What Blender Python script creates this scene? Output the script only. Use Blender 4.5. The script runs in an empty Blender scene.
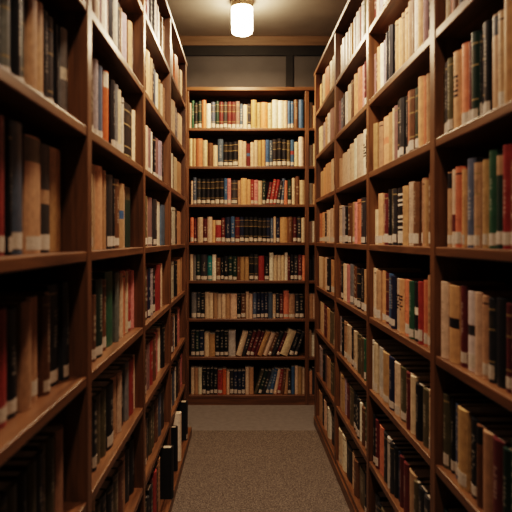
import bpy, math, random
from mathutils import Matrix, Vector
random.seed(11)
C = bpy.context.scene.collection
CAMZ = 1.38
F = 600.0; VPX = 240.5; VPY = 239.5

# ------------------------------------------------------------------ materials
def new_mat(name):
    m = bpy.data.materials.new(name); m.use_nodes = True
    nt = m.node_tree; b = nt.nodes['Principled BSDF']
    return m, nt, b
def wood(name, c1, c2, rough=.38, scale=(30, 2.0, 30), bump=.05):
    m, nt, b = new_mat(name)
    tc = nt.nodes.new('ShaderNodeTexCoord'); mp = nt.nodes.new('ShaderNodeMapping')
    mp.inputs['Scale'].default_value = scale
    n = nt.nodes.new('ShaderNodeTexNoise'); n.inputs['Scale'].default_value = 1.6; n.inputs['Detail'].default_value = 6; n.inputs['Distortion'].default_value = .6
    r = nt.nodes.new('ShaderNodeValToRGB')
    r.color_ramp.elements[0].color = (*c1, 1); r.color_ramp.elements[1].color = (*c2, 1)
    r.color_ramp.elements[0].position = .32; r.color_ramp.elements[1].position = .7
    L = nt.links
    L.new(tc.outputs['Object'], mp.inputs['Vector']); L.new(mp.outputs['Vector'], n.inputs['Vector'])
    L.new(n.outputs['Fac'], r.inputs['Fac']); L.new(r.outputs['Color'], b.inputs['Base Color'])
    bp = nt.nodes.new('ShaderNodeBump'); bp.inputs['Strength'].default_value = bump; bp.inputs['Distance'].default_value = .002
    L.new(n.outputs['Fac'], bp.inputs['Height']); L.new(bp.outputs['Normal'], b.inputs['Normal'])
    b.inputs['Roughness'].default_value = rough
    return m
def mottled(name, c1, c2, scale, rough=.8, bump=.1, dist=.002, detail=4, lo=.35, hi=.65):
    m, nt, b = new_mat(name); L = nt.links
    tc = nt.nodes.new('ShaderNodeTexCoord')
    n = nt.nodes.new('ShaderNodeTexNoise'); n.inputs['Scale'].default_value = scale; n.inputs['Detail'].default_value = detail
    r = nt.nodes.new('ShaderNodeValToRGB')
    r.color_ramp.elements[0].color = (*c1, 1); r.color_ramp.elements[1].color = (*c2, 1)
    r.color_ramp.elements[0].position = lo; r.color_ramp.elements[1].position = hi
    L.new(tc.outputs['Object'], n.inputs['Vector']); L.new(n.outputs['Fac'], r.inputs['Fac']); L.new(r.outputs['Color'], b.inputs['Base Color'])
    bp = nt.nodes.new('ShaderNodeBump'); bp.inputs['Strength'].default_value = bump; bp.inputs['Distance'].default_value = dist
    L.new(n.outputs['Fac'], bp.inputs['Height']); L.new(bp.outputs['Normal'], b.inputs['Normal'])
    b.inputs['Roughness'].default_value = rough
    return m
W1, W2 = (.080, .0365, .0150), (.172, .083, .035)
WOOD_H = wood('walnut_along_shelf', W1, W2, .36, (30, 2, 30))
WOOD_X = wood('walnut_across', W1, W2, .36, (2, 30, 30))
WOOD_V = wood('walnut_upright', W1, W2, .36, (30, 30, 2))
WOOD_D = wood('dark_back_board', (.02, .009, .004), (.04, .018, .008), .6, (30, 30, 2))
CEIL = mottled('ceiling_paint', (.33, .285, .235), (.38, .33, .275), 3, .9, .03)
WALL = mottled('wall_paint', (.10, .09, .084), (.125, .113, .106), 4, .85, .04)
DARKTRIM = mottled('dark_trim', (.012, .010, .009), (.02, .017, .014), 8, .7, .02)
CORNICE = wood('cornice_wood', (.18, .11, .06), (.25, .155, .09), .6, (2, 30, 30))
CARPET = mottled('speckled_carpet', (.052, .041, .032), (.20, .160, .126), 170, .95, .6, .004, 3, .36, .66)
VINYL = mottled('grey_floor', (.135, .118, .105), (.165, .145, .130), 25, .75, .05)
m, nt, b = new_mat('opal_glass'); OPAL = m
b.inputs['Base Color'].default_value = (.95, .92, .85, 1); b.inputs['Emission Color'].default_value = (1, .79, .55, 1); b.inputs['Emission Strength'].default_value = 44
m, nt, b = new_mat('lamp_cap'); CAP = m
b.inputs['Base Color'].default_value = (.5, .38, .25, 1); b.inputs['Roughness'].default_value = .4

# one cloth/paper material for all book covers: colour from the mesh, plus fine weave
m, nt, b = new_mat('book_cloth'); BOOK = m; L = nt.links
at = nt.nodes.new('ShaderNodeAttribute'); at.attribute_name = 'Col'
tc = nt.nodes.new('ShaderNodeTexCoord'); n = nt.nodes.new('ShaderNodeTexNoise'); n.inputs['Scale'].default_value = 60; n.inputs['Detail'].default_value = 5
mr = nt.nodes.new('ShaderNodeMapRange'); mr.inputs[1].default_value = .3; mr.inputs[2].default_value = .7; mr.inputs[3].default_value = .78; mr.inputs[4].default_value = 1.12
mx = nt.nodes.new('ShaderNodeMix'); mx.data_type = 'RGBA'; mx.blend_type = 'MULTIPLY'; mx.inputs[0].default_value = 1
L.new(tc.outputs['Object'], n.inputs['Vector']); L.new(n.outputs['Fac'], mr.inputs[0]); L.new(at.outputs['Color'], mx.inputs[6]); L.new(mr.outputs[0], mx.inputs[7])
L.new(mx.outputs[2], b.inputs['Base Color']); b.inputs['Roughness'].default_value = .42
m, nt, b = new_mat('paper_pages'); PAGES = m; L = nt.links
tc = nt.nodes.new('ShaderNodeTexCoord'); mp = nt.nodes.new('ShaderNodeMapping'); mp.inputs['Scale'].default_value = (900, 8, 8)
n = nt.nodes.new('ShaderNodeTexNoise'); n.inputs['Scale'].default_value = 1; r = nt.nodes.new('ShaderNodeValToRGB')
r.color_ramp.elements[0].color = (.30, .235, .16, 1); r.color_ramp.elements[1].color = (.52, .44, .33, 1)
L.new(tc.outputs['Object'], mp.inputs['Vector']); L.new(mp.outputs['Vector'], n.inputs['Vector']); L.new(n.outputs['Fac'], r.inputs['Fac']); L.new(r.outputs['Color'], b.inputs['Base Color'])
b.inputs['Roughness'].default_value = .8
LABELM = mottled('paper_label', (.42, .345, .265), (.54, .455, .36), 200, .6, .02)

# ------------------------------------------------------------------ helpers
def link(o, parent=None):
    C.objects.link(o)
    if parent: o.parent = parent
    return o
def mesh_obj(name, v, f, mat, parent=None, bevel=0):
    me = bpy.data.meshes.new(name); me.from_pydata(v, [], f); me.update()
    me.materials.append(mat)
    o = link(bpy.data.objects.new(name, me), parent)
    if bevel:
        md = o.modifiers.new('edge', 'BEVEL'); md.width = bevel; md.segments = 2; md.limit_method = 'ANGLE'
    return o
def box(name, x0, x1, y0, y1, z0, z1, mat, parent=None, bevel=0):
    if x1 < x0: x0, x1 = x1, x0
    v = [(x, y, z) for z in (z0, z1) for x, y in ((x0, y0), (x1, y0), (x1, y1), (x0, y1))]
    f = [(0, 3, 2, 1), (4, 5, 6, 7), (0, 1, 5, 4), (1, 2, 6, 5), (2, 3, 7, 6), (3, 0, 4, 7)]
    return mesh_obj(name, v, f, mat, parent, bevel)
def struct(name, *a, **k):
    o = box(name, *a, **k); o['kind'] = 'structure'; return o
def thing(name, label, cat, loc, rz=0, group=None):
    o = link(bpy.data.objects.new(name, None)); o.location = loc; o.rotation_euler = (0, 0, rz)
    o.empty_display_size = .05
    o['label'] = label; o['category'] = cat
    if group: o['group'] = group
    return o
def lathe(name, prof, mat, parent, seg=48):
    v = []; f = []; n = len(prof)
    for i in range(seg):
        a = 2*math.pi*i/seg
        for r, z in prof: v.append((r*math.cos(a), r*math.sin(a), z))
    for i in range(seg):
        j = (i+1) % seg
        for k in range(n-1): f.append((i*n+k, j*n+k, j*n+k+1, i*n+k+1))
    o = mesh_obj(name, v, f, mat, parent)
    for p in o.data.polygons: p.use_smooth = True
    return o

# ------------------------------------------------------------------ room
YB = 5.36; ZC = 3.19
struct('floor', -2.6, 2.6, 4.33, YB, -.05, 0, VINYL)
struct('floor_carpet', -2.6, 2.6, -2.2, 4.33, -.05, .002, CARPET)
struct('ceiling', -2.6, 2.6, -2.2, YB, ZC, ZC+.05, CEIL)
struct('wall_back', -2.6, 2.6, YB, YB+.08, 0, ZC, WALL)
struct('wall_front', -2.6, 2.6, -2.28, -2.2, 0, ZC, WALL)
struct('wall_left', -2.68, -2.6, -2.2, YB, 0, ZC, WALL)
struct('wall_right', 2.6, 2.68, -2.2, YB, 0, ZC, WALL)
struct('trim_1', -2.6, 2.6, YB-.03, YB, ZC-.085, ZC, CORNICE, bevel=.004)
struct('trim_2', -2.6, 2.6, YB-.02, YB, ZC-.172, ZC-.085, DARKTRIM)
struct('trim_3', .405, .468, YB-.018, YB, .0, ZC-.172, DARKTRIM)

# ------------------------------------------------------------------ bookcases
D = .27; PT = .045; ST = .027; TOP = 2.625
class Side: pass
R = Side(); R.s = 1; R.X0 = .579; R.vp = 237.; R.posts = [1.78+.885*i for i in range(-2, 4)]; R.dz = .318; R.z4 = CAMZ-.022; R.word = 'right'
Lf = Side(); Lf.s = -1; Lf.X0 = .404; Lf.vp = 244.; Lf.posts = [1.573+.868*i for i in range(-2, 4)]; Lf.dz = .323; Lf.z4 = CAMZ-.031; Lf.word = 'left'
for S in (R, Lf):
    S.slope = (S.vp-VPX)/F
    S.rot = -math.atan(S.slope)
    S.zk = [S.z4+S.dz*(k-4) for k in range(8)]
def side_case(S, label):
    t = thing('bookcase', label, 'bookcase', (S.s*S.X0, 0, 0), S.rot)
    s = S.s; p = S.posts; yend = p[-1]+.055
    for i, u in enumerate(p):
        b1 = yend if i == len(p)-1 else u+PT/2
        box('upright', 0, s*D, u-PT/2, b1, 0, TOP-.026, WOOD_V, t, .003)
    box('top_board', -s*.004, s*(D+.004), p[0]-PT/2, yend+.004, TOP-.026, TOP, WOOD_H, t, .003)
    for i in range(len(p)-1):
        a, c = p[i]+PT/2, p[i+1]-PT/2
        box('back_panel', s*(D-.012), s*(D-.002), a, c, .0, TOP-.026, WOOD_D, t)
        for k in range(8):
            z = S.zk[k]
            if k == 0 and s < 0: continue
            box('shelf', s*.002, s*(D-.012), a, c, z-ST, z, WOOD_H, t, .003)
    if s > 0:
        box('plinth', -s*.006, s*.02, p[0]-PT/2, yend, 0, S.zk[0]-ST, WOOD_H, t, .003)
    else:
        box('base_ledge', -s*.036, -s*.0005, p[0]-PT/2, yend, 0, S.zk[0], WOOD_H, t, .004)
        for i in range(len(p)-1):
            box('shelf', s*.0005, s*(D-.012), p[i]+PT/2, p[i+1]-PT/2, S.zk[0]-ST, S.zk[0], WOOD_H, t)
    return t
side_case(R, 'long open walnut-brown bookcase lining the right side of the aisle')
side_case(Lf, 'long open walnut-brown bookcase lining the left side of the aisle, with projecting base ledge')
BY = 5.0
bz = [CAMZ-.025+.3185*(k-4) for k in range(8)]
bt = thing('bookcase', 'eight-shelf walnut-brown bookcase facing the camera at the end of the aisle', 'bookcase', (0, BY, 0))
bx = [-.476, .5375, 1.5]; BD = .28
for i, x in enumerate(bx): box('upright', x, x+.034 if i else x+.045, 0, BD, 0, 2.62, WOOD_V, bt, .003)
box('top_board', bx[0]-.004, bx[-1]+.038, -.006, BD, 2.62, 2.65, WOOD_X, bt, .003)
for a, c in ((bx[0]+.045, bx[1]), (bx[1]+.034, bx[2])):
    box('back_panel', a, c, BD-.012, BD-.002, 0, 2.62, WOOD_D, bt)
    for k in range(8): box('shelf', a, c, .002, BD-.012, bz[k]-.024, bz[k], WOOD_X, bt, .003)
    box('plinth', a, c, .004, .02, 0, bz[0]-.024, WOOD_X, bt)

# ------------------------------------------------------------------ lamp
lt = thing('ceiling_lamp', 'white glowing cylindrical opal lamp fixed flush to the ceiling above the aisle end', 'lamp', (.012, 4.56, ZC))
lathe('ceiling_cap', [(0, 0), (.084, 0), (.086, -.004), (.086, -.046), (.082, -.05), (0, -.05)], CAP, lt)
lathe('diffuser', [(0, -.05), (.078, -.05), (.081, -.055), (.081, -.222), (.076, -.238), (.062, -.248), (.03, -.252), (0, -.253)], OPAL, lt)

# ------------------------------------------------------------------ books
COL = {  # code: (rgb, words)
 't': ((.39, .235, .13), 'tan'), 'c': ((.56, .405, .265), 'cream'), 'w': ((.68, .58, .44), 'off-white'), 'p': ((.54, .30, .155), 'peach'),
 'o': ((.52, .19, .10), 'coral'), 'r': ((.26, .043, .033), 'red'), 'm': ((.10, .022, .02), 'maroon'), 'k': ((.010, .010, .011), 'black'),
 'x': ((.032, .030, .030), 'charcoal'), 'n': ((.014, .02, .045), 'navy'), 's': ((.075, .10, .135), 'slate-blue'), 'b': ((.055, .115, .205), 'blue'),
 'g': ((.035, .10, .055), 'green'), 'd': ((.014, .032, .022), 'dark-green'), 'y': ((.40, .240, .110), 'ochre'), 'B': ((.13, .062, .028), 'brown'),
 'G': ((.17, .16, .145), 'grey'), 'v': ((.095, .078, .04), 'olive'), 'l': ((.31, .25, .25), 'lilac-grey'), 'M': ((.22, .125, .11), 'mauve'),
 'P': ((.55, .22, .19), 'pink'), 'T': ((.02, .16, .17), 'teal'), 'O': ((.55, .15, .045), 'orange'), 'L': ((.47, .41, .34), 'pale-grey'),
}
GOLD = (.30, .215, .09)
def jit(c, a=.14):
    k = 1+random.uniform(-a, a)
    return tuple(max(0, x*k*(1+random.uniform(-.05, .05))) for x in c)

import re
def has_label(fl): return 'w' in re.sub('[KH].', '', fl)
def book_shapes(t, h, d, col, flags, hi=True):
    """returns verts, faces, colours for cover / pages / label in the book's own frame (spine at y=0 facing -y, x along the shelf)"""
    bulge = min(.009, .24*t) if 'f' not in flags else .0008
    ncol = 6 if hi else 4
    th = min(.0025, t*.14)
    outer = [(-t/2, d)]
    for i in range(ncol+1):
        u = -1+2*i/ncol
        outer.append((u*t/2, bulge*(u*u-1)+.0 if abs(u) < 1 else .0))
    outer.append((t/2, d))
    inner = [(t/2-th, d), (t/2-th, .003), (-t/2+th, .003), (-t/2+th, d)]
    # rows with colours
    lum = sum(col)/3
    light = (.62, .55, .42) if lum < .12 else None
    dark = (.02, .014, .01)
    ink = light or dark
    rows = [0.0]; rc = []
    def row(z, c, pat=None):
        if z > rows[-1]+1e-5: rows.append(z); rc.append((c, pat))
    H = h
    if 'B' in flags:   # gilt bands
        for z in (.10, .24, .62, .86):
            row(z*H, col); row(z*H+.004, GOLD)
            if z == .62: row(.80*H, col, ('blk', GOLD))
        row(H, col)
    elif 'S' in flags:  # bold pale and dark stripes
        z = .20
        row(z*H, col)
        cs = [(.55, .47, .36), col]
        zz = [.25, .29, .33, .40, .43, .47, .52, .68, .72, .76, .8, .86, .9, .93]
        for i, q in enumerate(zz): row(q*H, cs[i % 2])
        row(H, col)
    elif 'K' in flags:  # a coloured block
        bc = COL[flags[flags.index('K')+1]][0]
        lo, hi_ = (.2, .42) if 'j' in flags else (.45, .58)
        row(lo*H, col); row(hi_*H, bc); row(H, col)
    elif 'H' in flags:  # a head piece in another colour
        bc = COL[flags[flags.index('H')+1]][0]
        row(.78*H, col); row(.985*H, bc); row(H, col)
    elif 'X' in flags:  # large dark lettering in the middle
        row(.42*H, col)
        z = .42
        while z < .72:
            row((z+.035)*H, col, ('wide', dark)); row((z+.06)*H, col); z += .06
        row(H, col)
    elif 'n' in flags:
        row(H, col)
    else:               # a line of title lettering up the spine
        z0 = random.uniform(.3, .4); z1 = random.uniform(.66, .86)
        row(z0*H, col); z = z0*H
        step = .0055 if hi else .013
        while z < z1*H:
            row(z+step, col, ('mid', ink)); row(z+step*random.uniform(1.4, 2.2), col); z = rows[-1]
        if random.random() < .35:
            row(.90*H, col); row(.92*H, GOLD if lum < .2 else ink)
        row(H, col)
    V = []; Fc = []; K = []
    no = len(outer); nr = len(rows)
    for z in rows:
        for x, y in outer: V.append((x, y, z))
    for i in range(nr-1):
        c, pat = rc[i]
        for j in range(no-1):
            a = i*no+j
            Fc.append((a, a+1, a+no+1, a+no))
            cc = c if 0 < j < no-2 else col
            if pat and 0 < j < no-2:
                q = (j-.5)/(no-3)
                if pat[0] == 'blk' and .1 < q < .9: cc = (col[0]*.6+pat[1][0]*.10, col[1]*.6+pat[1][1]*.10, col[2]*.6+pat[1][2]*.10)
                if pat[0] == 'mid' and .3 < q < .7 and random.random() < .8: cc = tuple(.66*a_+.34*b_ for a_, b_ in zip(col, pat[1]))
                if pat[0] == 'wide' and .1 < q < .9 and random.random() < .8: cc = pat[1]
            K.append(cc)
    ib = len(V)
    for z in (0, h):
        for x, y in inner: V.append((x, y, z))
    for j in range(3):
        Fc.append((ib+j, ib+j+1, ib+4+j+1, ib+4+j)); K.append(col)
    top0 = (nr-1)*no
    Fc.append(tuple(top0+j for j in range(no)) + tuple(ib+4+j for j in range(4))); K.append(col)
    Fc.append(tuple(reversed(tuple(range(no)) + tuple(ib+j for j in range(4))))); K.append(col)
    # fore-edge ends of the two boards
    Fc.append((top0+no-1, no-1, ib, ib+4)) ; K.append(col)
    Fc.append((0, top0, ib+7, ib+3)); K.append(col)
    # pages
    e = .0035; px = t/2-th-.0002
    pv = [(x, y, z) for z in (e, h-e) for x, y in ((-px, .0035), (px, .0035), (px, d-e), (-px, d-e))]
    pf = [(0, 3, 2, 1), (4, 5, 6, 7), (0, 1, 5, 4), (1, 2, 6, 5), (2, 3, 7, 6), (3, 0, 4, 7)]
    # label
    lv = lf = None
    if has_label(flags):
        lv = []; lf = []; z0 = random.uniform(.006, .011); z1 = z0+random.uniform(.024, .036); n = 4
        for off in (.0007, -.0002):
            for z in (z0, z1):
                for i in range(n+1):
                    u = (-1+2*i/n)*.9
                    lv.append((u*t/2, bulge*(u*u-1)-off, z))
        m_ = n+1
        for i in range(n):
            lf.append((i, i+1, m_+i+1, m_+i)); lf.append((2*m_+i+1, 2*m_+i, 3*m_+i, 3*m_+i+1))
            lf.append((i+1, i, 2*m_+i, 2*m_+i+1)); lf.append((m_+i, m_+i+1, 3*m_+i+1, 3*m_+i))
        lf.append((0, m_, 3*m_, 2*m_)); lf.append((n, 2*m_+n, 3*m_+n, m_+n))
    return (V, Fc, K), (pv, pf), (lv, lf)

def set_col(me, K):
    ca = me.color_attributes.new('Col', 'FLOAT_COLOR', 'CORNER')
    buf = []
    for p, c in zip(me.polygons, K): buf.extend((c[0], c[1], c[2], 1.0)*p.loop_total)
    ca.data.foreach_set('color', buf)

BOOKS = []   # dicts: M (matrix), t,h,d,col,code,flags, area, label bits
def add_book(M, t, h, d, code, flags, area, where, idx):
    BOOKS.append(dict(M=M, t=t, h=h, d=d, code=code, flags=flags, area=area, where=where, idx=idx))

def shelf_name(k, top=False):
    return {4: 'eye-level shelf', 5: 'first shelf above eye-level', 6: 'second shelf above eye-level', 7: 'third shelf above eye-level',
            3: 'first shelf below eye-level', 2: 'second shelf below eye-level', 1: 'third shelf below eye-level', 0: 'bottom shelf'}[k]
BAYW = {1: 'nearest', 2: 'second', 3: 'third', 4: 'farthest'}

def side_pos(S, u, w):   # local (along, outwards) -> world
    c, s_ = math.cos(S.rot), math.sin(S.rot)
    lx, ly = S.s*w, u
    return (S.s*S.X0 + lx*c - ly*s_, lx*s_ + ly*c)
def to_px(p):
    return VPX+F*p[0]/p[1], VPY-F*(p[2]-CAMZ)/p[1]

SETBACK = {1: .055, 2: .040, 3: .033, 4: .030}
def side_row(S, bay, k, x0, sc, items, sb=None):
    """items: (zoom x0, zoom x1, colour code, height cm, flags), listed from the far upright towards the camera on the right side, any order on the left; sorted here"""
    if sb is None: sb = .025 if S.s > 0 else SETBACK[bay]
    X = S.X0+sb
    rows = []
    for it in items:
        a, c, code, hcm = it[:4]; fl = it[4] if len(it) > 4 else ''
        pa, pc = x0+a/sc, x0+c/sc
        if S.s > 0: ya, yc = F*X/(pa-S.vp), F*X/(pc-S.vp)
        else: ya, yc = F*X/(S.vp-pc), F*X/(S.vp-pa)      # pc is the farther edge on the left
        rows.append((max(ya, yc), min(ya, yc), code, hcm/100, fl, min(pa, pc), max(pa, pc)))
    rows.sort(key=lambda r: -r[0])
    i_far = {1: 2, 2: 3, 3: 4, 4: 5}[bay]
    ufar = S.posts[i_far]-PT/2-.002; unear = S.posts[i_far-1]+PT/2+.002
    cur = min(ufar, rows[0][0])
    z = S.zk[k]+.0008
    rz = S.rot+(-math.pi/2 if S.s > 0 else math.pi/2)
    for i, (yf, yn, code, h, fl, p0, p1) in enumerate(rows):
        yf = min(yf, cur); gap = random.choice((.0012, .0018, .003, .0045)); t = max(.009, yf-yn-gap)
        uc = yf-t/2
        if uc-t/2 < unear: break
        cur = yf-t-gap
        dep = random.uniform(.155, .19) if k != 0 or S.s > 0 else .17
        w = sb+random.uniform(-.005, .009)
        hh = min(h*(.96 if S.s > 0 else 1)*random.uniform(.98, 1.02), S.dz-ST-.014)
        x, y = side_pos(S, uc, w)
        M = Matrix.Translation((x, y, z)) @ Matrix.Rotation(rz, 4, 'Z')
        yb = VPY-F*(z-CAMZ)/y; yt = VPY-F*(z+hh-CAMZ)/y
        ar = max(0, min(512, p1)-max(0, p0))*max(0, min(512, yb)-max(0, yt))
        add_book(M, t, hh, dep, code, fl, ar, (S.word, bay, k), i+1)
    # whatever stands on towards the camera, hidden by the next upright or out of the frame
    while cur-unear > .03:
        t = min(random.uniform(.022, .05), cur-unear-.001)
        hh = random.uniform(.19, .235); uc = cur-t/2
        x, y = side_pos(S, uc, sb+random.uniform(-.004, .006))
        add_book(Matrix.Translation((x, y, z)) @ Matrix.Rotation(rz, 4, 'Z'), t, hh, .17, random.choice('tkmvBcxg'), 'w', 0, (S.word, bay, k), 0)
        cur -= t+.0015

# ---- right side, nearest bay
A = (422, 5.69)
side_row(R, 1, 6, *A, [(118,134,'B',21),(134,150,'c',21),(150,166,'B',21),(166,180,'o',22),(180,206,'B',22),(206,222,'c',22),(222,250,'x',22)])
side_row(R, 1, 5, *A, [(118,135,'v',21.8,'w'),(135,158,'x',21.5,'w'),(158,190,'v',22.0,'w'),(190,226,'p',22.3,'X'),(226,264,'o',23,'wn'),(264,284,'m',22.6,'w'),
  (284,319,'d',24,'Bw'),(319,330,'k',22.5,'w'),(330,354,'x',24,'Bw'),(354,387,'k',23.6,'w'),(387,440,'t',24.2,'Hk'),(440,475,'t',23.5,'w'),(475,520,'y',25,'n')])
side_row(R, 1, 4, *A, [(138,168,'t',22,'Hkw'),(168,205,'c',22.5,'Kmjw'),(205,240,'o',22.4,'w'),(240,255,'p',22,'w'),(255,303,'s',23.6,'w'),(303,335,'t',22.6,'Bw'),
  (335,355,'B',22.2,''),(355,386,'y',22.4,'w'),(386,430,'g',23.7,'w'),(430,475,'d',22.4,'Htw'),(475,520,'r',24.2,'w')])
side_row(R, 1, 3, *A, [(122,160,'c',22.7,''),(160,216,'y',22.2,'Kk'),(216,250,'m',22,'w'),(250,300,'L',21.4,'Kxw'),(300,342,'c',21.2,'n'),(342,376,'t',21,'w'),(376,410,'x',21,'Bw'),
  (410,470,'k',20.8,'n'),(470,520,'m',20.6,'Bw')])
side_row(R, 1, 2, *A, [(110,155,'v',22,'w'),(155,180,'k',21.5,'w'),(180,215,'s',21.6,'w'),(215,270,'y',21.6,'wn'),(270,325,'k',21,'w'),(325,360,'B',20.8,'Hk'),(360,415,'t',20.6,'n'),(415,475,'m',20.5,''),(475,520,'d',20.5,'')])
side_row(R, 1, 1, *A, [(110,150,'d',20.5,'w'),(150,200,'x',20,''),(200,250,'v',20,''),(250,300,'k',20,''),(300,360,'B',20,'')])
# ---- right side, second bay
A = (360, 6.4)
side_row(R, 2, 7, *A, [(84,96,'B',20),(96,108,'m',20),(108,120,'c',21),(120,134,'M',21),(134,150,'l',21),(150,168,'w',21),(168,190,'t',21)])
side_row(R, 2, 6, *A, [(85,103,'M',20.5),(103,118,'B',20.5),(118,132,'p',20.8),(132,150,'w',20.6,'n'),(150,165,'l',21),(165,181,'l',21.2),(181,199,'k',21.5),(199,216,'x',22.5),(216,235,'k',21.5),
  (235,253,'p',21.3),(253,272,'p',21),(272,288,'t',21),(288,310,'p',21.6),(310,332,'t',22),(332,356,'B',22),(356,385,'w',22.5,'n'),(385,410,'p',22),(410,436,'M',22)])
side_row(R, 2, 5, *A, [(82,95,'c',20.5,'n'),(95,118,'y',21,'n'),(118,141,'t',20.8,''),(141,178,'p',21,'Ko'),(178,205,'y',21.5,'n'),(205,222,'c',21.7,''),(222,238,'M',21.7,''),(238,262,'k',22.6,'Bw'),
  (262,288,'x',23,'w'),(288,308,'k',22.3,'w'),(308,322,'o',23,'w'),(322,352,'B',22.8,'Bw'),(352,385,'d',22.2,'Bw'),(385,412,'p',24,'n'),(412,428,'o',23.7,'n'),(428,447,'t',23.5,'')])
side_row(R, 2, 4, *A, [(85,114,'c',15.5,'nw'),(114,140,'p',22.2,'nw'),(140,162,'t',22,'Bw'),(162,185,'m',21.6,'w'),(185,203,'k',23,'w'),(203,222,'v',22.8,'w'),(222,242,'x',22.4,'w'),(242,282,'k',21.8,'Sw'),
  (282,315,'y',22.3,''),(315,348,'c',22.9,'w'),(348,385,'B',22.4,'w'),(385,405,'B',22.6,'w'),(405,425,'t',22.4,''),(425,447,'y',22.2,'n')])
side_row(R, 2, 3, *A, [(75,90,'c',22.8,'nw'),(90,112,'c',22.5,'w'),(112,140,'t',22,'w'),(140,157,'p',21.6,'nw'),(157,180,'m',21.5,'Bw'),(180,210,'b',21.7,'w'),(210,235,'n',21,'w'),(235,262,'c',20.5,'X'),
  (262,292,'p',20.6,'X'),(292,325,'o',20.9,'w'),(325,355,'g',20.2,'w'),(355,388,'k',20.4,'Kww'),(388,415,'r',21.4,'w'),(415,436,'o',21.8,'nw')])
A = (360, 5.69)
side_row(R, 2, 2, *A, [(70,88,'L',22.2,'w'),(88,105,'c',21.8,'w'),(105,137,'L',21.3,'nw'),(137,170,'y',20.8,'nw'),(170,200,'n',20.8,'w'),(200,230,'c',20.6,'w'),(230,260,'v',20.2,'w'),(260,278,'B',19.6,'w'),
  (278,300,'m',19.8,''),(300,325,'c',19.8,'n'),(325,360,'k',19,''),(360,400,'v',19,'')])
A = (360, 4.57)
side_row(R, 2, 1, *A, [(60,78,'k',21.8,'w'),(78,88,'m',21.4,'w'),(88,112,'o',20.6,'n'),(112,132,'x',20.2,''),(132,148,'L',20,''),(148,160,'x',19.8,''),(160,172,'k',19.6,''),(172,185,'n',19.3,''),(185,201,'m',18.8,''),
  (201,220,'m',18.4,''),(220,255,'t',17.5,'n'),(255,270,'v',17,''),(270,300,'k',17,''),(300,330,'x',17,'')])
side_row(R, 2, 0, *A, [(66,84,'x',19.5,''),(84,100,'k',19,''),(100,118,'v',19,''),(118,140,'k',18.6,''),(140,160,'n',18.6,'')])
# ---- right side, third bay
A = (300, 5.69)
side_row(R, 3, 7, *A, [(218,240,'c',20.5),(240,258,'G',20.7),(258,273,'w',21.5,'n'),(273,288,'t',21.2),(288,300,'y',21.4),(300,318,'l',21.6),(318,332,'w',21.6,'n'),(332,345,'M',21.6),(345,366,'L',21.8)])
A = (305, 7.31)
side_row(R, 3, 6, *A, [(246,262,'M',20.3),(262,284,'s',20.2),(284,300,'k',20.3),(300,318,'w',20,'n'),(318,345,'c',21.5,'n'),(345,370,'B',21),(370,390,'p',22.3,'n'),(390,415,'o',23.5,'n'),(415,444,'P',22.6,'n')])
side_row(R, 3, 5, *A, [(246,267,'t',18.5,'n'),(267,305,'c',19.5,'n'),(305,328,'c',20.3,'n'),(328,358,'c',21,''),(358,385,'w',22,'n'),(385,419,'c',22,'n'),(419,448,'w',23.6,'X')])
side_row(R, 3, 4, *A, [(246,271,'c',22.6,'w'),(271,300,'l',21.4,'nw'),(300,318,'k',21,'w'),(318,340,'B',22.5,'w'),(340,365,'y',22.8,'w'),(365,385,'P',21.6,''),(385,415,'o',22.8,''),(415,444,'x',23,'w')])
side_row(R, 3, 3, *A, [(248,266,'m',22.3),(266,292,'k',21.9,'w'),(292,305,'c',21.4,'n'),(305,330,'P',21.4,'n'),(330,350,'G',21.6,'w'),(350,368,'B',21,'w'),(368,385,'B',20.8,'w'),(385,412,'k',20.8,'Bw'),(412,444,'k',20.8,'w')])
side_row(R, 3, 2, *A, [(246,270,'l',22,'w'),(270,288,'k',21.8),(288,312,'t',21.4,'w'),(312,340,'c',20.7,'w'),(340,365,'k',20.4,'w'),(365,385,'c',20.4,'w'),(385,412,'v',20,''),(412,444,'v',19.5,'')])
side_row(R, 3, 1, *A, [(246,270,'c',21.8,'n'),(270,286,'y',21.5),(286,301,'l',21),(301,322,'m',20.3),(322,355,'v',20.2),(355,371,'k',19.8,'w'),(371,390,'k',19.6,'w'),(390,408,'x',19.3,'w'),(408,421,'w',18.9,'n'),(421,444,'B',18.6)])
A = (310, 3.88)
side_row(R, 3, 0, *A, [(110,128,'c',20.5,'w'),(128,140,'w',19.8),(140,160,'k',19.4),(160,174,'c',19),(174,186,'B',18.7),(186,214,'v',18.8)])
# ---- right side, farthest bay
A = (305, 7.31)
side_row(R, 4, 7, *A, [(102,120,'p',19.5),(120,133,'k',20.5),(133,150,'c',21,'n'),(150,178,'o',21.8,'n'),(178,193,'c',22),(193,218,'t',22.4)])
side_row(R, 4, 6, *A, [(105,130,'c',19.5),(130,150,'l',20.5),(150,172,'t',21),(172,188,'w',21.6),(188,216,'M',22)])
side_row(R, 4, 5, *A, [(107,130,'t',20,'n'),(130,152,'p',20.5,'n'),(152,187,'p',21,'n'),(187,217,'c',22,'n')])
side_row(R, 4, 4, *A, [(110,130,'o',22,'w'),(130,147,'p',22,'w'),(147,168,'x',21,'w'),(168,185,'c',22,'w'),(185,214,'c',23,'w')])
side_row(R, 4, 3, *A, [(108,133,'c',23,'n'),(133,150,'t',22.5,'n'),(150,168,'c',22.4,'n'),(168,186,'k',22.2,'w'),(186,216,'p',22,'w')])
side_row(R, 4, 2, *A, [(108,140,'c',22,'n'),(140,168,'m',21.5),(168,185,'y',21.4),(185,216,'v',21)])
side_row(R, 4, 1, *A, [(108,133,'l',21.6),(133,147,'k',21),(147,162,'M',21),(162,186,'t',20.6),(186,216,'v',20)])
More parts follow.
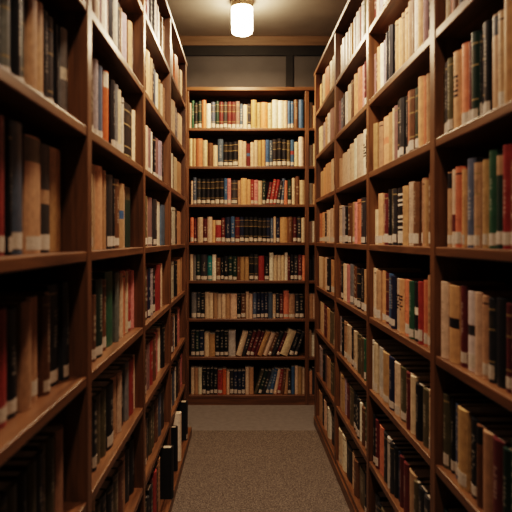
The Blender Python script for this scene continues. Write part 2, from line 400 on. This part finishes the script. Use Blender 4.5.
side_row(R, 4, 0, *A, [(104,130,'t',21,'n'),(130,141,'k',20.6),(141,156,'c',20.4),(156,170,'x',20),(170,186,'w',20),(186,216,'k',19.6)])

# ---- left side, nearest bay
A = (0, 5.12)
side_row(Lf, 1, 5, *A, [(298,332,'G',23.6,'Kwn'),(285,298,'k',23,''),(250,285,'x',24,'Bw'),(220,250,'k',23.5,'w'),(178,220,'t',24,'nw'),(135,178,'t',24.5,'n'),(92,135,'d',24,'Bw'),(55,92,'k',24,'w'),(14,55,'G',24.5,'Bw'),(-30,14,'x',24.5,'w')])  # off-white block on the farthest grey spine is a lamp highlight painted in
side_row(Lf, 1, 4, *A, [(258,326,'y',25.4,'n'),(198,258,'x',25,'Ktw'),(112,198,'t',24.8,'Hvw'),(46,112,'s',26.2,'nw'),(28,46,'k',25,'w'),(-30,28,'r',26.6,'nw')])
side_row(Lf, 1, 3, *A, [(312,336,'x',24.6,'w'),(258,312,'k',24.4,'w'),(240,258,'t',23,'n'),(208,240,'B',22.8,'w'),(150,208,'t',22.8,'nw'),(100,150,'t',22.5,'n'),(38,100,'k',22,'w'),(-30,38,'r',21.8,'nw')])
side_row(Lf, 1, 2, *A, [(272,312,'t',21.5,'n'),(240,272,'v',20.6,''),(212,240,'v',20.4,''),(168,212,'k',20,''),(130,168,'v',19.8,'n'),(88,130,'k',19.5,''),(30,88,'v',19.4,''),(-30,30,'x',19.2,'')])
# ---- left side, second bay
A = (85, 6.4)
side_row(Lf, 2, 6, *A, [(52,79,'c',22,''),(79,100,'M',22,''),(100,132,'w',22,'n'),(132,155,'M',22,''),(155,175,'k',22,''),(175,190,'w',22,''),(190,205,'G',22,''),(205,222,'k',22,''),(222,245,'B',22,''),(245,270,'l',22.8,'n'),(270,292,'t',22.3,''),(292,326,'x',22,'')])
side_row(Lf, 2, 5, *A, [(54,80,'l',24.6,'w'),(80,108,'s',24.3,'nw'),(108,135,'O',24.2,'Hw'),(135,158,'r',23.8,''),(158,178,'k',23.5,'w'),(178,195,'G',23.3,'w'),(195,222,'c',23,'w'),(222,233,'k',22.8,''),(233,246,'L',22.5,''),(246,298,'k',21.6,'B'),(298,313,'c',22.6,'n')])
side_row(Lf, 2, 4, *A, [(38,65,'t',25.2,'n'),(65,108,'p',25,'n'),(108,130,'t',24.6,''),(130,165,'x',24.2,'nw'),(165,180,'k',23.8,'w'),(180,210,'B',23.8,'w'),(210,235,'t',22.9,'Kb'),(235,258,'c',23,'n'),(258,302,'d',23,'Hv')])
side_row(Lf, 2, 3, *A, [(56,100,'d',23.4,'w'),(100,118,'c',23.2,'n'),(118,142,'B',23,'w'),(142,190,'g',24.3,'n'),(190,206,'G',24,'n'),(206,225,'d',23.6,'w'),(225,238,'c',23.5,'n'),(238,265,'o',23.4,''),(265,276,'c',23.6,'n'),(276,300,'r',23.6,'w'),(300,318,'P',23.4,'n')])
A = (85, 4.57)
side_row(Lf, 2, 2, *A, [(44,70,'v',21,'n'),(70,90,'v',20.6,''),(90,120,'k',20.8,'w'),(120,145,'t',21,'n'),(145,160,'c',21,''),(160,180,'k',21.2,''),(180,195,'G',21.3,''),(195,217,'r',21.5,''),(217,226,'c',21.6,'n')])
side_row(Lf, 2, 1, *A, [(50,72,'v',19,''),(72,100,'x',19,''),(100,125,'k',19.4,''),(125,148,'v',19.5,''),(148,168,'B',19.6,''),(168,190,'t',20,''),(190,206,'x',20.2,''),(206,224,'k',20.6,'')])
# ---- left side, third bay
A = (135, 7.31)
side_row(Lf, 3, 7, *A, [(76,100,'l',22),(100,118,'x',22),(118,132,'k',22),(132,142,'w',22,'n'),(142,165,'M',22),(165,180,'t',22),(180,194,'B',22),(194,204,'G',22),(204,218,'c',22)])
side_row(Lf, 3, 6, *A, [(74,100,'p',22.5,'n'),(100,115,'t',22),(115,132,'k',21.8),(132,150,'s',21.4,'n'),(150,170,'w',21.3,'n'),(170,186,'y',20.8),(186,200,'c',20.4),(200,216,'t',20)])
side_row(Lf, 3, 5, *A, [(76,95,'c',22,'n'),(95,115,'M',21.6,'w'),(115,135,'w',21.5,'n'),(135,150,'k',21.3,'w'),(150,172,'M',21.3,'w'),(172,190,'l',21.2,'w'),(190,216,'k',21)])
side_row(Lf, 3, 4, *A, [(76,100,'p',23,'w'),(100,130,'M',22.8,'w'),(130,155,'x',22.2,'w'),(155,190,'w',22.5,'n'),(190,216,'s',21.8,'n')])
side_row(Lf, 3, 3, *A, [(78,86,'m',22),(86,104,'n',22,'w'),(104,130,'l',22,'w'),(130,150,'k',22,'w'),(150,180,'r',22.4,'n'),(180,197,'c',23,'n')])
side_row(Lf, 3, 2, *A, [(80,105,'M',20.5),(105,125,'r',21),(125,145,'B',21.5),(145,168,'P',22),(168,190,'w',22.4,'n'),(190,204,'k',22.6),(204,217,'G',22.8)])
side_row(Lf, 3, 1, *A, [(80,105,'x',19.8),(105,125,'v',20.2),(125,145,'v',20.6),(145,165,'B',21),(165,184,'s',21.3),(184,210,'k',21.8)])
side_row(Lf, 3, 0, *A, [(96,118,'k',23),(118,135,'m',24),(135,150,'r',24.5),(150,166,'B',25),(166,182,'t',25)], .012)
# ---- left side, farthest bay
side_row(Lf, 4, 7, *A, [(262,285,'L',21.5),(285,305,'O',21,'n'),(305,325,'t',20.8),(325,346,'c',20.6,'n')])
side_row(Lf, 4, 6, *A, [(262,285,'c',22,'n'),(285,310,'s',21.6),(310,338,'c',21,'n')])
side_row(Lf, 4, 5, *A, [(260,268,'w',22,'n'),(268,278,'k',22),(278,302,'c',21.6,'n'),(302,332,'t',21,'n')])
side_row(Lf, 4, 4, *A, [(262,288,'L',22,'w'),(288,300,'k',22),(300,336,'p',21.8,'n')])
side_row(Lf, 4, 3, *A, [(262,285,'L',22),(285,300,'k',22),(300,325,'p',22.5,'n'),(325,342,'t',22.8,'n')])
side_row(Lf, 4, 2, *A, [(266,278,'s',21),(278,291,'w',21.4,'n'),(291,305,'k',22),(305,328,'P',22.4,'n')])
side_row(Lf, 4, 1, *A, [(266,282,'s',20.5),(282,292,'w',20.8),(292,304,'k',21),(304,324,'B',21.8),(324,340,'P',22)])
# the loose books standing forward on the ledge
for i, (u, w, t, h, code, fl) in enumerate([(3.98, -.022, .06, .25, 'k', 'wn'), (3.60, -.020, .05, .285, 'w', 'n'), (3.44, -.016, .035, .25, 'k', 'n')]):
    x, y = side_pos(Lf, u, w)
    add_book(Matrix.Translation((x, y, Lf.zk[0]+.0008)) @ Matrix.Rotation(Lf.rot+math.pi/2, 4, 'Z'), t, h, .19, code, fl, 400, ('left', 4, 0), i+1)
x, y = side_pos(Lf, 3.08, -.034)
add_book(Matrix.Translation((x, y, Lf.zk[0]+.0008)) @ Matrix.Rotation(Lf.rot+math.pi/2, 4, 'Z'), .05, .26, .19, 'k', 'n', 500, ('ledge', 3, 0), 1)

# ---- end bookcase: (zoom x0, zoom x1, colour, height cm, flags, lean degrees)
def back_row(k, items):
    cur = -1e9; z = bz[k]+.0008; Ys = BY+.035
    for i, it in enumerate(items):
        a, c, code, hcm = it[:4]; fl = it[4] if len(it) > 4 else ''; lean = it[5] if len(it) > 5 else 0
        xa = (180+a/3.657-VPX)*Ys/F; xc = (180+c/3.657-VPX)*Ys/F
        xa = max(xa, cur+random.uniform(.001, .0035), bx[0]+.047); t = xc-xa
        h = hcm/100*random.uniform(.985, 1.015)
        la = math.radians(lean)
        if lean: t = max(.008, (xc-xa)*math.cos(la))
        t = max(.008, t)
        y = Ys+random.uniform(-.004, .006)
        if lean > 0:   # top tips to the right: pivots on its lower right edge
            M = Matrix.Translation((xa+t*math.cos(la), y, z)) @ Matrix.Rotation(la, 4, 'Y') @ Matrix.Translation((-t/2, 0, 0))
            cur = xa+t/math.cos(la)
        else:
            M = Matrix.Translation((xa+t/2, y, z)); cur = xa+t
        add_book(M, t, h, random.uniform(.15, .18), code, fl, t*h*(F/Ys)**2, ('end', 1, k), i+1)
back_row(7, [(33,41,'c',21),(41,52,'g',23.5),(52,64,'k',21.5,'Bw'),(64,79,'d',23,'Bw'),(79,95,'o',23.5,'n'),(95,112,'w',21,'n'),(112,129,'s',22.5,'Bw'),(129,143,'d',22.8,'Bw'),(143,158,'m',22.5,'Bw'),(158,173,'x',22.6,'Bw'),(173,188,'m',22.5,'Bw'),(188,203,'m',22.6,'Bw'),(203,218,'M',22.8,'Bw'),(218,230,'s',20.5,'w'),(230,246,'c',20,'n'),(246,259,'x',21,'Bw'),(259,280,'y',24,'n'),(280,296,'t',22,''),(296,320,'o',21.8,'n'),(320,336,'c',21.5,''),(336,358,'w',24.3,'n'),(358,378,'w',23.6,'n'),(378,393,'c',23.2,'n'),(393,404,'b',22.8,'w'),(404,416,'b',22.8,'w'),(416,433,'B',24,''),(433,452,'b',24.2,'n')])
back_row(6, [(33,45,'c',23.5,'n'),(45,58,'t',23.4,'n'),(58,82,'o',23.6,'n'),(82,100,'c',22,'n'),(100,120,'B',20,'n'),(120,137,'c',17.5,'n'),(137,158,'s',22.6,'w'),(158,175,'k',20.5,'Bw'),(175,192,'k',20.3,'Bw'),(192,212,'k',20.8,'Bw'),(212,228,'c',21.6,'n'),(228,242,'c',21.2,'n'),(242,257,'m',19,'Kb'),(257,270,'c',20,'n'),(270,284,'c',22,'n'),(284,298,'y',22,'n'),(298,312,'y',22,'n'),(312,326,'b',22.6,'w'),(326,338,'s',22,'w'),(338,354,'x',23,'Bw'),(354,372,'k',23.2,'Bw'),(372,390,'k',22.6,'Bw'),(390,404,'v',21.8,'Bw'),(404,418,'b',22.3,'Krw'),(418,433,'c',20.8,'n'),(433,452,'w',25,'n')])
back_row(5, [(40,47,'c',20),(47,60,'s',23,'w'),(60,76,'x',21.4,'Bw'),(76,94,'k',21.6,'Bw'),(94,110,'k',21.6,'Bw'),(110,127,'k',21.6,'Bw'),(127,144,'k',21.6,'Bw'),(144,160,'k',21.6,'Bw'),(160,173,'b',22,'w'),(173,186,'P',21.8,'w'),(186,210,'x',20.6,'Bw'),(210,222,'t',20,''),(222,244,'p',22,'n'),(244,258,'p',21,'n'),(258,270,'r',20.7,'w'),(270,285,'P',20.5,'w'),(285,300,'c',20,'n'),(300,313,'d',20.6,'w'),(313,326,'m',19,'w',10),(326,340,'r',21,'w',10),(340,352,'r',21,'w',10),(352,366,'x',20,'w',9),(366,380,'s',21.5,'w',4),(380,393,'o',20,'n'),(393,408,'d',20.6,'w'),(408,421,'c',22,'n'),(421,437,'B',23.6,''),(437,456,'c',20.5,'n')])
back_row(4, [(38,50,'o',20.6,'w'),(50,60,'m',20,'w'),(64,84,'c',21,'n',-0.0),(84,99,'m',20,'w'),(99,118,'c',21.5,'n'),(118,129,'p',18.6,'n'),(129,150,'r',18.8,'Hcw'),(150,165,'m',20.6,'w'),(165,185,'n',21,'w'),(185,200,'b',21.6,'w'),(200,218,'m',21.2,'Bw'),(218,234,'n',21.2,'Bw'),(234,252,'k',21.2,'Bw'),(252,268,'k',21.2,'Bw'),(268,284,'k',21,'Bw'),(284,300,'k',20.8,'Bw'),(300,316,'k',20.8,'Bw'),(316,330,'n',20.8,'Bw'),(330,342,'s',20.8,'w'),(342,351,'c',21.8,'n'),(351,365,'n',20.8,'w'),(365,393,'y',21,'n'),(393,412,'B',21.6,''),(412,428,'m',21.4,'w'),(428,443,'x',21.4,'w'),(443,457,'c',21,'n')])
back_row(3, [(36,48,'c',22,'n'),(48,58,'G',21.5,'n'),(58,75,'d',22,'w'),(75,100,'x',21.6,'w'),(100,117,'T',20.5,'w'),(117,132,'w',22,'n'),(132,148,'B',18.8,'w'),(148,160,'k',19,'w'),(160,176,'k',20.6,'w'),(176,192,'d',20.6,'w'),(192,208,'d',20.4,'w'),(208,220,'B',19.6,''),(220,236,'y',20,'n'),(236,252,'y',19.8,'n'),(252,270,'k',22,'Bw'),(270,286,'x',22,'Bw'),(286,308,'r',20.4,'n'),(308,326,'k',20.5,'w'),(326,342,'w',23.4,'n'),(342,356,'c',21,'n'),(356,370,'c',21,'n'),(370,382,'c',21.2,'n'),(382,394,'w',23.4,'n'),(394,403,'m',21,''),(403,417,'k',21.5,'w'),(417,431,'x',21.6,'w'),(431,446,'m',21.4,'w'),(446,458,'o',21,'n')])
back_row(2, [(42,60,'G',21.6,'w'),(60,75,'x',21,'w'),(75,90,'k',20.6,'w'),(90,106,'c',22,'n'),(106,121,'c',21.4,'n'),(121,136,'t',21,'n'),(136,151,'c',20.6,'n'),(151,167,'c',20.6,'n'),(167,183,'t',20.6,'n'),(183,208,'c',20.2,'n'),(208,222,'k',20,'w'),(222,240,'B',20,'w'),(240,252,'c',22.3,'n'),(252,265,'c',20.6,'n'),(265,280,'s',21.4,'w'),(280,294,'n',21.4,'w'),(294,308,'n',21.4,'w'),(308,322,'n',21.4,'w'),(322,339,'s',21.8,'n'),(339,350,'c',20,'w'),(350,363,'x',20.4,'w'),(363,378,'m',20,'w'),(378,398,'o',23,'nw'),(398,420,'t',20,'w'),(420,436,'x',20,'w'),(436,453,'k',20,'w')])
back_row(1, [(40,55,'x',21,'w'),(55,70,'d',21.2,'w'),(70,88,'n',21,'w'),(88,106,'c',20,'n'),(106,128,'y',18.5,'n'),(128,145,'k',20.8,'w'),(145,160,'k',21,'w'),(160,176,'k',20.6,'w'),(176,203,'L',21.2,'n'),(205,226,'c',21,'n',16),(226,240,'x',20.5,'',17),(240,255,'m',21,'w',17),(255,270,'m',22,'w',18),(270,282,'m',21,'',19),(282,302,'y',21.5,'n',20),(302,320,'c',20,'n',21),(320,334,'B',20,'w',21),(334,350,'x',20.6,'',21),(350,364,'m',20.6,'w',21),(364,396,'c',22,'n',20),(396,416,'k',22,'w',19),(416,428,'x',21,'w',19)])
back_row(0, [(40,52,'c',22,'n'),(52,66,'t',22,'n'),(66,80,'w',22,'n'),(80,95,'k',21.4,'w'),(95,109,'k',21.4,'w'),(109,122,'k',21.4,'w'),(122,137,'k',21.2,'w'),(137,155,'r',20.5,'w'),(155,169,'O',21,'n'),(169,181,'c',19.6,'n'),(181,196,'x',19.6,'w'),(196,210,'n',19.4,'w'),(210,224,'n',19.4,'w'),(224,238,'n',19.6,'w'),(238,252,'c',22.4,'n'),(252,269,'p',22.6,'n'),(271,284,'v',20.6,'',17),(284,298,'d',20,'w',17),(298,312,'x',20,'',17),(312,326,'s',20.6,'w',16),(326,340,'b',21.6,'w',12),(340,354,'c',21,'n',10),(354,368,'r',21,'w',8),(368,380,'B',21,'',7),(380,394,'t',21,'n',4),(394,406,'x',20,'w'),(406,419,'b',23.5,'n'),(419,432,'c',23.6,'n'),(432,446,'y',23,'n'),(446,456,'c',21.5,'n')])
# the strip of the next bay that shows past the post
for k in range(8):
    x = bx[1]+.038
    for j in range(5):
        t = random.uniform(.02, .035); h = random.uniform(.17, .23)
        add_book(Matrix.Translation((x+t/2, BY+.035, bz[k]+.0008)), t, h, .16, random.choice('ccwtpxk'), 'n', 0, ('end', 2, k), 0)
        x += t+.001

# ---- which are built one by one
vis = sorted([b_ for b_ in BOOKS if b_['area'] > 0], key=lambda b_: -b_['area'])
single = set(id(b_) for b_ in vis[:300])
ORD = ['', 'first', 'second', 'third', 'fourth', 'fifth', 'sixth', 'seventh', 'eighth', 'ninth', 'tenth', 'eleventh', 'twelfth', 'thirteenth', 'fourteenth', 'fifteenth', 'sixteenth', 'seventeenth', 'eighteenth', 'nineteenth', 'twentieth',
       'twenty-first', 'twenty-second', 'twenty-third', 'twenty-fourth', 'twenty-fifth', 'twenty-sixth', 'twenty-seventh', 'twenty-eighth', 'twenty-ninth', 'thirtieth', 'thirty-first']
def label_of(b_):
    side, bay, k = b_['where']; fl = b_['flags']; w = COL[b_['code']][1]
    if side == 'ledge': return 'black book standing alone, jutting forward on the base ledge of the left bookcase', 'books on the base ledge of the left bookcase'
    adj = 'white-labelled ' if has_label(fl) else ('gilt-banded ' if 'B' in fl else '')
    if 'S' in fl: adj = 'pale-striped '
    if side == 'end':
        sh = {7: 'top shelf', 6: 'second shelf', 5: 'third shelf', 4: 'fourth shelf', 3: 'fifth shelf', 2: 'sixth shelf', 1: 'seventh shelf', 0: 'bottom shelf'}[k]
        return f"{adj}{w} book, {ORD[b_['idx']]} from left on {sh} of the end bookcase", f"books on the {sh} of the end bookcase"
    sh = shelf_name(k)
    lab = f"{adj}{w} book, {ORD[b_['idx']]} from far upright, {sh}, {BAYW[bay]} bay, {side} bookcase"
    return lab, f"books on the {sh}, {BAYW[bay]} bay, {side} bookcase"
SV, SF, SK, SM = [], [], [], []
for b_ in BOOKS:
    col = jit(COL[b_['code']][0])
    one = id(b_) in single
    (V, Fc, K), (pv, pf), (lv, lf) = book_shapes(b_['t'], b_['h'], b_['d'], col, b_['flags'], one)
    if one:
        lab, grp = label_of(b_)
        e = thing('book', lab, 'book', (0, 0, 0), 0, grp); e.matrix_world = b_['M']
        me = bpy.data.meshes.new('cover'); me.from_pydata(V, [], Fc); me.materials.append(BOOK); set_col(me, K)
        link(bpy.data.objects.new('cover', me), e)
        mesh_obj('page_block', pv, pf, PAGES, e)
        if lv:
            o = mesh_obj('spine_label', lv, lf, LABELM, e); o['label'] = 'white paper call-number label'
    else:
        for (vv, ff, mi) in ((V, Fc, 0), (pv, pf, 1), (lv, lf, 2)):
            if not vv: continue
            o0 = len(SV)
            SV += [tuple(b_['M'] @ Vector(p)) for p in vv]
            SF += [tuple(i+o0 for i in f_) for f_ in ff]; SM += [mi]*len(ff)
            SK += K if mi == 0 else [(.5, .4, .3)]*len(ff)
me = bpy.data.meshes.new('small_distant_books'); me.from_pydata(SV, [], SF)
for m_ in (BOOK, PAGES, LABELM): me.materials.append(m_)
me.polygons.foreach_set('material_index', SM); set_col(me, SK)
so = link(bpy.data.objects.new('small_distant_books', me)); so['kind'] = 'stuff'; so['category'] = 'books'
so['label'] = 'the many small books filling the far bays and the end bookcase'
print('BOOKS', len(BOOKS), 'visible', len(vis), 'single', len(single))

# ------------------------------------------------------------------ lights
def disc(loc, power, colr, size=.17):
    l = bpy.data.lights.new('aisle_light', 'AREA'); l.shape = 'DISK'; l.size = size; l.energy = power; l.color = colr
    o = link(bpy.data.objects.new('aisle_light', l)); o.location = loc; return o
disc((.05, 2.35, 2.80), 42, (1, .80, .655))
disc((.06, .55, ZC-.06), 24, (1, .80, .63))
disc((.06, -1.2, ZC-.06), 8, (1, .78, .60))
disc((.012, 4.56, ZC-.30), 30, (1, .70, .44))
w = bpy.data.worlds.new('World'); bpy.context.scene.world = w; w.use_nodes = True
w.node_tree.nodes['Background'].inputs[0].default_value = (.02, .016, .012, 1)

# ------------------------------------------------------------------ camera
cam = bpy.data.cameras.new('camera'); co = link(bpy.data.objects.new('camera', cam))
co.location = (0, 0, CAMZ); co.rotation_euler = (math.pi/2, 0, 0)
cam.sensor_width = 36; cam.lens = 36*F/512
cam.shift_x = (256-VPX)/512; cam.shift_y = -(256-VPY)/512
cam.clip_start = .05
cam.dof.use_dof = True; cam.dof.focus_distance = 3.6; cam.dof.aperture_fstop = 3.6
bpy.context.scene.camera = co
sc = bpy.context.scene
sc.view_settings.view_transform = 'Filmic'; sc.view_settings.look = 'High Contrast'; sc.view_settings.exposure = -.12
